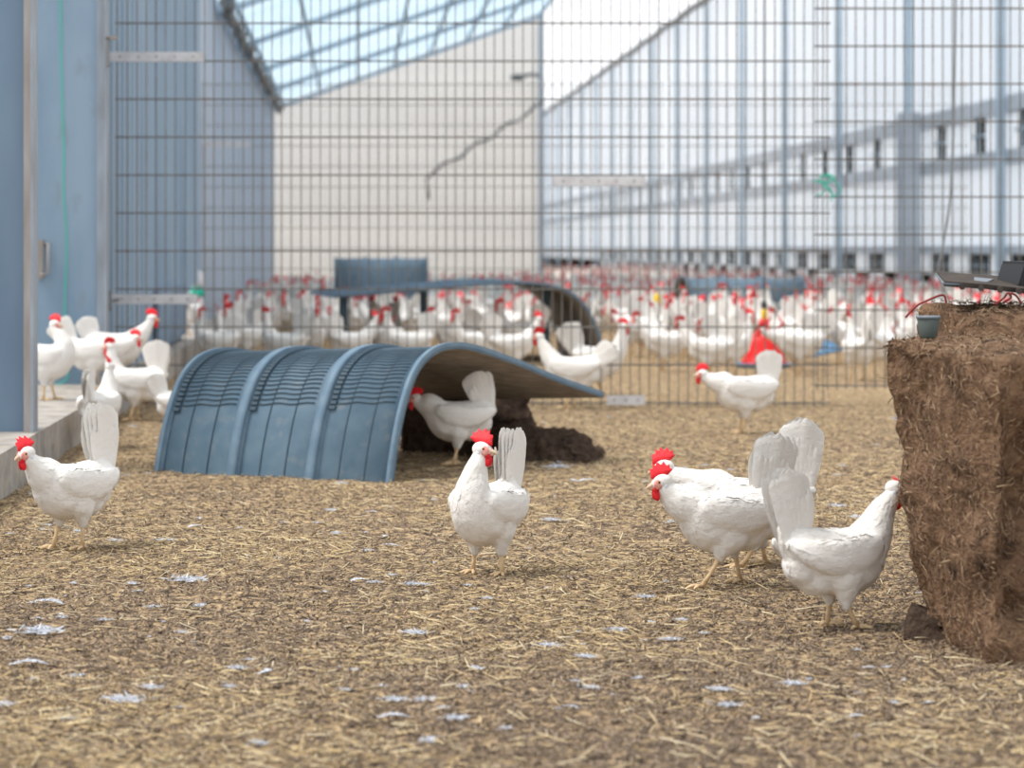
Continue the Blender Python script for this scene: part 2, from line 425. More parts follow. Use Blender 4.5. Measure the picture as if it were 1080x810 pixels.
for k in range(-2, 15):
    y = 34.97 + k*5.84
    if y < 19: continue
    bm = bmesh.new(); box(bm, RX-.22, RX-.10, y-.06, y+.06, 0, 7.2)
    tag(obj('wall_post', bm, M['frame']), 'slim pale blue steel post against the white right-hand wall', 'post', 'slim posts along the right wall')
pst = thing('wall_column', 'broad grey-blue steel column standing before the right wall', 'column', (8.72, 40.2, 0))
bm = bmesh.new(); box(bm, -.16, .16, -.16, -.13, 0, 2.95); obj('flange', bm, M['rail'], pst)
bm = bmesh.new(); box(bm, -.012, .012, -.13, .13, 0, 2.95); obj('web', bm, M['rail'], pst)
bm = bmesh.new(); box(bm, -.16, .16, .13, .16, 0, 2.95); obj('flange', bm, M['rail'], pst)
bm = bmesh.new()
vs = [bm.verts.new(p) for p in ((-5, 124.2, 0), (9.2, 124.2, 0), (9.2, 124.2, 7.4), (-5, 124.2, 3))]; bm.faces.new(vs)
struct(obj('wall_far', bm, M['clear_wall']))
# chain-hung conduit along the right eave, then down across the back wall
bm = bmesh.new(); cp = []
for k in range(40):
    y = 60 + k*1.5; cp.append((8.55, y, 6.95 - .10*abs(math.sin(k*.9))))
tube(bm, cp, [.05 + .04*abs(math.sin(k*.9)) for k in range(40)], 8)
tag(obj('eave_conduit', bm, M['cable']), 'lumpy grey conduit following the right-hand eave upward', 'pipe')
bm = bmesh.new(); a = P(574, 108, 47.93); b = P(450, 186, 47.93); c = P(452, 210, 47.93)
pts = [a.lerp(b, t/14) + Vector((0, 0, .05*math.sin(t*1.7))) for t in range(15)] + [c]
tube(bm, pts, [.02+.014*abs(math.sin(t*1.1)) for t in range(16)], 8)
tag(obj('sagging_conduit', bm, M['cable']), 'grey conduit sloping down across the white back wall', 'pipe')
cm = thing('security_lamp', 'small dark lamp bracket at the corner of the white back wall', 'lamp', P(569, 80, 47.8))
bm = bmesh.new(); tube(bm, [(0, 0, 0), (-.15, -.1, .02), (-.38, -.15, -.02)], .035, 8); obj('arm', bm, M['cable'], cm)
bm = bmesh.new(); ell(bm, (-.42, -.16, -.04), (.15, .10, .07)); obj('lamp_head', bm, M['cable'], cm)

# ------------------------------------------------------------------ fences
FZ = 13.2; PPM = F / FZ
def panel(name, px0, px1, pys, d, label, group, y_off=0.0, wr=.0026):
    """double-bar style mesh panel: verticals every 5 cm"""
    bm = bmesh.new(); s = F / d
    x0, x1 = (px0-VX)/s, (px1-VX)/s; zs = sorted(EYE-(p-HY)/s for p in pys)
    zb, zt = zs[0]-.02, zs[-1]+.03
    x = x0; i = 0
    while x <= x1 + .001:
        j = .0012 * math.sin(i*7.3)
        v = box(bm, x-wr+j, x+wr+j, y_off-.003, y_off+.003, zb, zt); x += .0498; i += 1
    for z in zs: box(bm, x0-.012, x1+.012, y_off-.0095, y_off-.003, z-.0040, z+.0040)
    for z in (zs if wr > .002 else []): box(bm, x0-.012, x1+.012, y_off+.003, y_off+.0090, z-.0038, z+.0038)
    bmesh.ops.translate(bm, vec=(-x0, 0, 0), verts=bm.verts)
    return tag(obj(name, bm, M['wire'], loc=(x0, d, 0)), label, 'fence', group)
yA = [425 - 40.05*k for k in range(0, 13)]; yC = [406.5 - 39.75*k for k in range(0, 12)]
panel('wire_fence_panel', 124, 629, yA, FZ, 'long wire mesh fence panel hinged to the left wall', None)
panel('wire_fence_panel', 634, 873, yA, FZ, 'narrower wire mesh fence panel in the middle of the fence line', None)
panel('wire_fence_panel', 862, 1140, yC, FZ+.03, 'wire mesh fence panel behind the big brown bale, its wires set higher', None)
F2 = 25.0
yF = [HY + .80*F/F2 - k*.2*F/F2 for k in range(0, 13)]
panel('rear_fence_panel', 214, 700, yF, F2, 'blurred second wire fence crossing behind the flock', 'rear cross fence panels', wr=.0016)
panel('rear_fence_panel', 706, 1020, yF, F2, 'blurred second wire fence crossing behind the flock', 'rear cross fence panels', wr=.0016)
def strap(px0, px1, py, d, label, h=.05, m='galv', n=5):
    s = F/d; L = (px1-px0)/s; t = thing('perforated_strap', label, 'metal strap', P(px0, py, d-.02))
    bm = bmesh.new(); box(bm, 0, L, -.004, .004, -h/2, h/2); bmesh.ops.bevel(bm, geom=bm.edges[:], offset=.0015, segments=1)
    pl_ = obj('plate', bm, M[m], t)
    for k in range(n):
        bm = bmesh.new(); c = L*(k+.6)/(n+.2)
        r = bmesh.ops.create_cone(bm, segments=10, radius1=.006, radius2=.006, depth=.004, cap_ends=True)
        bmesh.ops.transform(bm, matrix=Matrix.Translation((c, -.005, 0)) @ Matrix.Rotation(PI/2, 4, 'X'), verts=r['verts'])
        obj('bolt', bm, M['steel_edge'], pl_)
strap(115, 215, 60, FZ, 'upper white perforated strap tying the fence to the left wall')
strap(118, 208, 315.5, FZ, 'lower grey perforated strap tying the fence to the left wall')
strap(583, 680, 191, FZ, 'grey perforated strap joining two fence panels at mid height')
strap(640, 680, 422, FZ, 'short grey perforated strap at the foot of the fence', n=3)
strap(212, 264, 152, F2, 'white strap on the second fence, seen blurred through the mesh')
# latch on the left trim
lt = thing('fence_bracket', 'small dark bracket holding the upper strap at the left wall', 'bracket', P(113, 40, 12.58))
bm = bmesh.new(); box(bm, -.004, .05, -.02, .02, -.008, .008); obj('arm', bm, M['steel_edge'], lt)
bm = bmesh.new(); box(bm, -.004, .012, -.02, .02, -.14, .0); obj('plate', bm, M['cable'], lt)
bm = bmesh.new(); tube(bm, [P(112, 318, 12.9), P(124, 316, 13.15)], .01, 8); box(bm, *[P(112,0,12.8).x, P(118,0,12.8).x], 12.75, 12.80, P(0,328,12.8).z, P(0,306,12.8).z)
tag(obj('hinge_bracket', bm, M['cable']), 'small dark hinge bracket at the lower strap', 'bracket')
# green twine tied to the fence
bm = bmesh.new()
def fp(l, d=FZ-.02): return [P(x, y, d + .01*math.sin(i*2.1)) for i, (x, y) in enumerate(l)]
for l in (((857,190),(868,193),(876,188),(870,184),(864,190),(872,197),(866,205),(860,205)), ((872,186),(880,190),(886,199),(884,205),(878,206),(873,198),(868,196)), ((873,197),(878,204),(876,212)), ((866,187),(873,184),(880,187),(874,193),(867,190))):
    tube(bm, [Vector(p) for p in cat(fp(l), 5)], .0035, 6)
tag(obj('green_twine_knot', bm, M['twine']), 'tangled knot of green twine tied to the fence wires', 'twine')
bm = bmesh.new(); tube(bm, [Vector(p) for p in cat([P(x, y, 12.9) for x, y in ((1008,-20), (1007,60), (1005,150), (1002,210), (994,262), (990,285), (996,305), (1003,325))], 6)], .006, 6)
tag(obj('hanging_cable', bm, M['cable']), 'dark grey cable hanging down beside the fence behind the bale', 'cable')

# ------------------------------------------------------------------ arch shelters
def sheet_prof(prof, n=7): return [np.array(p) for p in cat(prof, n)]
def arch(name, base, A, B, prof, L, nb, label, sink=0.0, ribs=True, slots=(.30, 9), support=None):
    """plastic arch: A = axis (unit, plan), B = across (unit, plan), prof = (d, h) list"""
    t = thing(name, label, 'shelter', base)
    A, B = Vector((*A, 0)), Vector((*B, 0)); pf = sheet_prof(prof)
    tang = [pf[min(i+1, len(pf)-1)] - pf[max(i-1, 0)] for i in range(len(pf))]
    nrm = [np.array((-v[1], v[0])) / (np.hypot(*v) + 1e-9) for v in tang]     # outward
    def pt(u, i, off=0.0):
        d, h = pf[i] + nrm[i]*off; q = A*u + B*float(d); q.z = float(h) - sink*u/L; return q
    def band(bm, u0, u1, off0, off1, i0=0, i1=None, mi=(0, 0)):
        i1 = len(pf)-1 if i1 is None else i1; prev = None
        for i in range(i0, i1+1):
            r = [bm.verts.new(pt(u, i, o)) for u, o in ((u0, off0), (u1, off0), (u1, off1), (u0, off1))]
            if prev:
                for k in range(4):
                    f = bm.faces.new((prev[k], prev[(k+1)%4], r[(k+1)%4], r[k])); f.smooth = k in (0, 2); f.material_index = mi[0] if k == 2 or k != 0 else mi[1]
            else: bm.faces.new(r[::-1])
            prev = r
        bm.faces.new(prev)
    bay = L / nb
    bm = bmesh.new(); band(bm, 0, L, -.004, 0, mi=(0, 1)); sh = obj('sheet', bm, [M['plastic'], M['under']], t)
    for k in range(nb+1):
        u = k*bay; bm = bmesh.new()
        w = .017
        u0 = max(0, u-w); u1 = min(L, u+w)
        band(bm, u0, u1, 0, .020); band(bm, max(0, u-w*1.3), min(L, u+w*1.3), 0, .005)
        rb = obj('rib', bm, M['plastic_rim'], t)
        if ribs and k > 0:
            bm = bmesh.new()      # teeth beside the rib over the crown
            sel = [i for i in range(len(pf)) if pf[i][1] > slots[0]-.02 and pf[i][0] < .62]
            for i in range(sel[0], sel[-1]+1):
                a = i; i0 = int(a); f = a-i0
                p0 = pt(0, i0).lerp(pt(0, i0+1), f); n0 = Vector(pt(0, i0, 1) - pt(0, i0)).normalized(); tv = (pt(0, i0+1)-pt(0, i0)).normalized()
                c = p0 + A*(u-w*1.25-.012) ; c.z -= sink*(u-w)/L
                vs = []
                for a_, n_, t_ in [(x, y, z) for x in (-.012, .012) for y in (0, .011) for z in (-.0065, .0065)]:
                    vs.append(bm.verts.new(c + A*a_ + n0*n_ + tv*t_))
                for q in ((0,1,3,2), (4,6,7,5), (0,4,5,1), (2,3,7,6), (0,2,6,4), (1,5,7,3)): bm.faces.new([vs[j] for j in q])
            obj('rib_teeth', bm, M['plastic_dark'], rb)
    if ribs:
        for k in range(nb):
            bm = bmesh.new()      # wavy vent slots across each bay and two seams along it
            sel = [i for i in range(len(pf)) if pf[i][1] > slots[0] and pf[i][0] < .45]
            tot = sel[-1]-sel[0]; ns = int(slots[1]*tot/9)
            for s in range(ns+1):
                a = sel[0] + tot*s/ns; i0 = min(int(a), len(pf)-2); f = a-i0
                def q(u, off=0, extra=0):
                    aa = min(max(a+extra, 0), len(pf)-1.001); j = int(aa); g = aa-j
                    return pt(u, j, off).lerp(pt(u, j+1, off), g)
                ln = []
                for m_ in range(13):
                    u = k*bay + .045 + (bay-.095)*m_/12
                    ln.append(q(u, .0035, .16*math.sin(m_*PI/3.2)))
                tube(bm, ln, .0023, 5)
            obj('vent_slots', bm, M['slot'], t)
            bm = bmesh.new()
            for fr in (.36, .68):
                tube(bm, [pt(k*bay + bay*fr, i, .0015) for i in range(len(pf))], .0022, 5)
            obj('seam', bm, M['plastic_dark'], t)
    return t, pt, len(pf)
th_a, th_b = R(25), R(40)
base = G(414, 509)
prof1 = [(0, -.02), (.03, .12), (.075, .26), (.14, .375), (.23, .44), (.35, .462), (.50, .445), (.75, .385), (1.0, .315), (1.30, .243)]
sh1, pt1, n1 = arch('arched_hen_shelter', base, (-math.cos(th_a), math.sin(th_a)), (math.sin(th_b), math.cos(th_b)), prof1, .95, 3,
     'ribbed blue-grey plastic arch shelter on the straw with a hen beneath', sink=.035, slots=(.265, 9))
prof2 = [(0, .47), (.3, .495), (.7, .53), (1.1, .56), (1.4, .565), (1.6, .53), (1.75, .44), (1.84, .30), (1.90, .12), (1.91, 0)]
b2 = P(352, 0, 18.2); b2.z = 0
sh2, pt2, n2 = arch('low_arched_shelter', b2, (-.12, .993), (1, 0), prof2, 1.6, 3,
     'wide flat blue arch shelter behind the fence with hens crowding beneath it', ribs=False)
bm = bmesh.new(); box(bm, .04, .10, .1, .14, 0, .47); obj('support', bm, M['plastic_dark'], sh2)
bm = bmesh.new(); box(bm, 1.50, 1.56, .3, .36, 0, .53); obj('support', bm, M['plastic_dark'], sh2)
bm = bmesh.new(); box(bm, .62, .68, .3, .36, 0, .51); obj('support', bm, M['plastic_dark'], sh2)
prof3 = [(0, 0), (.03, .30), (.10, .58), (.22, .70), (.5, .72), (.9, .69), (1.1, .60), (1.18, .30), (1.2, 0)]
prof4 = [(a_, b_*.72) for a_, b_ in prof3]
b3 = P(352, 0, 25.6); b3.z = 0
arch('grey_arched_shelter', b3, (1, 0), (0, 1), prof3, .95, 3, 'grey-blue arch shelter farther back, above the flat blue one', ribs=False)
b4 = P(726, 0, 25.6); b4.z = 0
arch('grey_arched_shelter', b4, (1, 0), (0, 1), prof4, 1.2, 3, 'distant dark grey arch shelter in the flock right of centre', ribs=False)

# ------------------------------------------------------------------ bales
def blob(name, corners_lo, corners_hi, m, parent, amp=.012, cuts=26, seed=0, extra=None):
    """distorted block from 4 lower and 4 upper corners, surface roughened along its normals"""
    bm = bmesh.new(); lo = [bm.verts.new(c) for c in corners_lo]; hi = [bm.verts.new(c) for c in corners_hi]
    bm.faces.new(lo[::-1]); bm.faces.new(hi)
    for i in range(4): bm.faces.new((lo[i], lo[(i+1)%4], hi[(i+1)%4], hi[i]))
    bmesh.ops.bevel(bm, geom=bm.edges[:], offset=.03, segments=3, profile=.5)
    bmesh.ops.subdivide_edges(bm, edges=[e for e in bm.edges if e.calc_length() > .06], cuts=cuts, use_grid_fill=True)
    bmesh.ops.triangulate(bm, faces=bm.faces[:])
    for _ in range(3):
        es = [e for e in bm.edges if e.calc_length() > .022]
        if not es: break
        bmesh.ops.subdivide_edges(bm, edges=es, cuts=1)
        bmesh.ops.triangulate(bm, faces=[f for f in bm.faces if len(f.verts) > 3])
    bm.normal_update()
    for v in bm.verts:
        p = v.co.copy(); s = seed*3.1
        d = amp*2.4*noise.noise((p.x*5+s, p.y*5, p.z*5)) + amp*1.3*noise.noise((p.x*14, p.y*14+s, p.z*14)) + amp*.8*noise.noise((p.x*42, p.y*42, p.z*42+s))
        if extra: d += extra(p)
        v.co = p + v.normal*d
    for f in bm.faces: f.smooth = True
    return obj(name, bm, m, parent)
def fibres(name, src, n, lens, m, parent, seed, wid=.0012, stick=.006, zmin=-9, cond=None):
    rg = random.Random(seed); me = src.data; bm = bmesh.new(); me.calc_loop_triangles()
    tr = [t for t in me.loop_triangles if t.normal.y < .6 or t.normal.z > .3]
    ar = np.cumsum([t.area for t in tr]); tot = ar[-1]
    for _ in range(n):
        t = tr[int(np.searchsorted(ar, rg.random()*tot))]
        a, b, c = (me.vertices[i].co for i in t.vertices); u, v = rg.random(), rg.random()
        if u+v > 1: u, v = 1-u, 1-v
        p = a + (b-a)*u + (c-a)*v; nn = t.normal
        if cond and not cond(p): continue
        d = Vector((rg.gauss(0,1), rg.gauss(0,1), rg.gauss(0,1))); d = (d - nn*d.dot(nn)*.75).normalized()
        L = rg.uniform(*lens); s = d.cross(nn).normalized()*wid*rg.uniform(.6, 1.6); p = p + nn*rg.uniform(.0005, stick)
        q = p + d*L*.5 + nn*rg.uniform(-.001, .004); e = p + d*L
        vs = [bm.verts.new(x) for x in (p-s, p+s, q+s, q-s, e)]
        hs = [bm.verts.new(x) for x in (p+nn*wid, q+nn*wid)]
        bm.faces.new((vs[0], hs[0], hs[1], vs[3])); bm.faces.new((hs[0], vs[1], vs[2], hs[1])); bm.faces.new((vs[3], hs[1], vs[4])); bm.faces.new((hs[1], vs[2], vs[4]))
    o = obj(name, bm, m, parent); o['kind'] = 'stuff'; return o
bt = thing('brown_bale', 'big crumbling brown pressed bale at the right edge of the picture', 'bale', (1.55, 5.5, 0))
O = Vector((1.55, 5.5, 0))
def rel(px, py, d): return P(px, py, d) - O
lo = [rel(1046, 700, 5.05), rel(1330, 690, 5.2), rel(1300, 640, 6.15), rel(970, 664, 5.45)]
hi = [rel(1056, 380, 5.05), rel(1350, 384, 5.2), rel(1300, 355, 6.15), rel(924, 352, 5.45)]
for v in lo: v.z = -.01
pits = [(rel(1092, 530, 5.08), .075, .11), (rel(1088, 470, 5.08), .05, .06), (rel(1028, 620, 5.1), .045, .05), (rel(1070, 590, 5.06), .05, .05), (rel(1075, 640, 5.06), .04, .04)]
lower = blob('block', lo, hi, M['peat'], bt, amp=.011, seed=1,
   extra=lambda p: -.035*max(0, noise.noise((p.x*3.2+1, p.y*3.2, p.z*2.6+.4))) - sum(a*math.exp(-((p-c).length/r)**2) for c, r, a in pits))
lo = [rel(1010, 350, 5.50), rel(1330, 350, 5.45), rel(1300, 345, 6.25), rel(968, 352, 5.75)]
hi = [rel(1015, 332, 5.55), rel(1330, 330, 5.5), rel(1300, 318, 6.25), rel(972, 322, 5.75)]
for v in lo: v.z = .56
upper = blob('top_layer', lo, hi, M['peat'], bt, amp=.006, seed=2)
crumb = blob('crumbled_foot', [rel(950, 680, 5.36), rel(1005, 690, 5.30), rel(1010, 670, 5.5), rel(955, 668, 5.5)],
             [rel(956, 640, 5.38), rel(995, 655, 5.34), rel(1000, 640, 5.5), rel(962, 632, 5.5)], M['peat_dark'], bt, amp=.008, seed=3)
fibres('hay_fibres', lower, 15000, (.008, .032), M['hay'], bt, 5)
fibres('hay_fibres', upper, 4500, (.008, .032), M['hay'], bt, 6)
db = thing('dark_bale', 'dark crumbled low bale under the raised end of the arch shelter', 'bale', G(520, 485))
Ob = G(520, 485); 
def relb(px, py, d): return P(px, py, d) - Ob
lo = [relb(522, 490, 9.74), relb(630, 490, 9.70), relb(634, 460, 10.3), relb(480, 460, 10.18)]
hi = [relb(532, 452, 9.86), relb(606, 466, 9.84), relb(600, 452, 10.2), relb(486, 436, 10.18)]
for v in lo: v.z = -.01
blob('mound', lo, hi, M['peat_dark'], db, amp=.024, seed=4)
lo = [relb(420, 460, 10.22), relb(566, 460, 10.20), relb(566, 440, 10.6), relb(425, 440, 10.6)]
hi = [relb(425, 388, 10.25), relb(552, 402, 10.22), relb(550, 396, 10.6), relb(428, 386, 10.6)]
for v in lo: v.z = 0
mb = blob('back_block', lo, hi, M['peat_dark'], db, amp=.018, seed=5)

# things on the big bale
ms = thing('metal_sheet', 'bent grey metal sheet lying across the top of the brown bale', 'metal sheet', P(990, 300, 5.7))
bm = bmesh.new()
def quad3(bm, pts, th, mi=0):
    a = [bm.verts.new(p) for p in pts]; b = [bm.verts.new(Vector(p) + Vector((0, 0, th))) for p in pts]
    bm.faces.new(a[::-1]).material_index = mi; bm.faces.new(b).material_index = 0
    for i in range(len(a)): bm.faces.new((a[i], a[(i+1)%len(a)], b[(i+1)%len(a)], b[i])).material_index = mi
o0 = P(990, 300, 5.7)
quad3(bm, [P(996, 302, 5.55)-o0, P(1040, 305, 5.6)-o0, P(1110, 313, 5.7)-o0, P(1110, 300, 6.3)-o0, P(988, 291, 6.1)-o0], .011)
obj('sheet', bm, M['brownsheet'], ms)
bm = bmesh.new(); quad3(bm, [P(994, 300, 5.54)-o0, P(1034, 302, 5.6)-o0, P(1048, 296, 5.9)-o0, P(987, 290, 6.1)-o0], .004)
obj('bent_edge', bm, M['grey'], ms)
bm = bmesh.new()
for k in range(5): tube(bm, [P(1015+k*20, 302.5+k*1.6, 5.56)-o0, P(1010+k*20, 296+k*1.6, 6.1)-o0], .007, 6)
obj('ridges', bm, M['brownsheet'], ms)
bm = bmesh.new(); box(bm, 0, .25, 0, .2, 0, .058); bmesh.ops.bevel(bm, geom=bm.edges[:], offset=.006, segments=2)
for v in bm.verts:
    if v.co.z > .04 and v.co.x < .05: v.co.x += .014
tag(obj('black_block', bm, M['black'], loc=P(1074, 303, 5.75)), 'black rubber block on the metal sheet at the right edge', 'block')
bm = bmesh.new(); tube(bm, [Vector(p) for p in cat([P(x, y, 5.62) for x, y in ((955, 335), (966, 323), (978, 317), (990, 312), (996, 312), (998, 320))], 6)], .0028, 6)
tag(obj('red_wire_loop', bm, M['redwire']), 'bent red wire loop sticking out at the left of the bale top', 'wire')
bm = bmesh.new()
tube(bm, [Vector(p) for p in cat([P(x, y, 5.58) for x, y in ((1048, 321), (1058, 315), (1063, 309), (1066, 314), (1058, 319))], 6)], .0026, 6)
tube(bm, [Vector(p) for p in cat([P(x, y, 5.58) for x, y in ((1066, 309), (1072, 312), (1077, 320))], 6)], .0026, 6)
tag(obj('red_wire_loop', bm, M['redwire']), 'tangled red wire under the metal sheet at the right', 'wire')
bk = thing('grey_cup', 'small grey green cup standing on the left edge of the brown bale top', 'cup', (1.228, 5.47, .628)); bk.scale = (.72, .72, .72)
bm = bmesh.new(); lathe(bm, [(.024, 0), (.026, .005), (.034, .062), (.030, .064), (.02, .058)], 20); cbd = obj('body', bm, M['greygreen'], bk)
bm = bmesh.new(); lathe(bm, [(.033, .058), (.037, .060), (.037, .065), (.033, .067)], 20); obj('rim', bm, M['grey'], cbd)
# loose panel and feeder behind the fence
fd = thing('bell_drinker', 'red plastic bell drinker with yellow valve among the hens behind the fence', 'drinker', P(806, 0, 17.6)*Vector((1, 1, 0)))
bm = bmesh.new(); lathe(bm, [(.155, .02), (.16, .035), (.15, .05), (.128, .10), (.105, .17), (.085, .225), (.05, .255), (.036, .26), (.034, .33), (.028, .335)], 28); obj('bell', bm, M['red'], fd)
bm = bmesh.new(); lathe(bm, [(.02, .33), (.024, .35), (.022, .39), (.012, .41)], 16); obj('valve', bm, M['yellow'], fd)
bm = bmesh.new(); lathe(bm, [(.014, .40), (.02, .415), (.02, .45), (.006, .46)], 12); tube(bm, [(0, 0, .45), (0, 0, 1.5), (.0, 0, 3.2)], .004, 6); obj('hose', bm, M['black'], fd)
bm = bmesh.new(); lathe(bm, [(.15, 0), (.19, .005), (.20, .03), (.195, .035), (.18, .015), (.02, .012)], 28); obj('tray', bm, M['bluep'], fd)
fd2 = thing('bell_drinker', 'distant red bell drinker, only its yellow valve showing above the flock', 'drinker', P(693, 0, 21.5)*Vector((1, 1, 0)))
bm = bmesh.new(); lathe(bm, [(.16, .02), (.15, .05), (.105, .17), (.085, .225), (.036, .26), (.034, .33)], 20); obj('bell', bm, M['red'], fd2)
bm = bmesh.new(); lathe(bm, [(.024, .33), (.034, .35), (.030, .42), (.012, .44)], 16); obj('valve', bm, M['yellow'], fd2)
bm = bmesh.new(); tube(bm, [(0, 0, .43), (0, 0, 3.2)], .003, 6); obj('hose', bm, M['cable'], fd2)
bm = bmesh.new(); box(bm, 0, .24, 0, .30, 0, .012)
for k in range(5): box(bm, .02+k*.05, .032+k*.05, 0, .3, .012, .022)
o = obj('plastic_panel', bm, M['bluep'], loc=P(855, 0, 17.9)*Vector((1,1,0)) + Vector((0,0,.055))); o.rotation_euler = (R(10), R(-12), R(8))
tag(o, 'small tilted blue plastic panel beside the red drinker', 'panel')
bt2 = thing('small_bottle', 'small white and green bottle standing by the left wall hatch', 'bottle', P(208, 0, 21.0)*Vector((1,1,0)) + Vector((-.0, 0, CURB_H)))
bm = bmesh.new(); lathe(bm, [(.05, 0), (.055, .01), (.055, .22), (.04, .28)], 16); obj('body', bm, M['galv'], bt2)
bm = bmesh.new(); lathe(bm, [(.058, .28), (.058, .34), (.02, .36)], 16); obj('green_band', bm, M['twine'], bt2)
bm = bmesh.new(); lathe(bm, [(.05, .36), (.055, .37), (.045, .47), (.02, .49)], 16); obj('cap', bm, M['galv'], bt2)

# ------------------------------------------------------------------ hens
def blade(bm, base, direc, side, L, W, th=.0012, curve=0.0, tip=.35, n=8, mi=0, ridge=.0016):
    """one feather: flat strip with rounded tip; side = width direction"""
    base, d, s = Vector(base), Vector(direc).normalized(), Vector(side); s = (s - d*s.dot(d)).normalized(); nn = d.cross(s)
    prev = None
    for i in range(n+1):
        t = i/n
        w = W*.5*(.45 + .55*min(1, t/.45)) * (math.sqrt(max(0, 1-((t-(1-tip))/tip)**2)) if t > 1-tip else 1)
        w = max(w, W*.12)
        c = base + d*L*t + nn*curve*t*t
        r = [bm.verts.new(c + s*a*w + nn*b) for a, b in ((-1, -ridge*.6), (-.5, ridge*.5), (0, ridge), (.5, ridge*.5), (1, -ridge*.6))]
        if prev:
            for k in range(4):
                f = bm.faces.new((prev[k], prev[k+1], r[k+1], r[k])); f.smooth = True; f.material_index = mi
        prev = r

def chain(bm, pts, n=6, sub=2):
    """overlapping ellipsoids along (x, y, z, rx, ry, rz)"""
    for q in cat(pts, n): ell(bm, q[:3], q[3:6], sub=sub)

from mathutils.bvhtree import BVHTree
def surf_blade(bm, bvh, base, direc, L, W, lift0, lift1, n=4, tip=.35):
    """feather lying on the body surface"""
    p = Vector(base); d = Vector(direc).normalized(); prev = None
    for i in range(n+1):
        t = i/n; hit, nrm, _, _ = bvh.find_nearest(p)
        if hit is None: return
        dt = (d - nrm*d.dot(nrm)).normalized(); s = dt.cross(nrm)
        w = W*.5*(.6 + .4*min(1, t/.4)) * (math.sqrt(max(0, 1-((t-(1-tip))/tip)**2)) if t > 1-tip else 1)
        w = max(w, .0012); c = hit + nrm*(lift0 + (lift1-lift0)*t)
        r = [bm.verts.new(c - s*w - nrm*w*.12), bm.verts.new(c + nrm*.0004), bm.verts.new(c + s*w - nrm*w*.12)]
        if prev:
            for k in range(2): bm.faces.new((prev[k], prev[k+1], r[k+1], r[k])).smooth = True
        else:
            pass
        prev = r; p = hit + dt*(L/n)

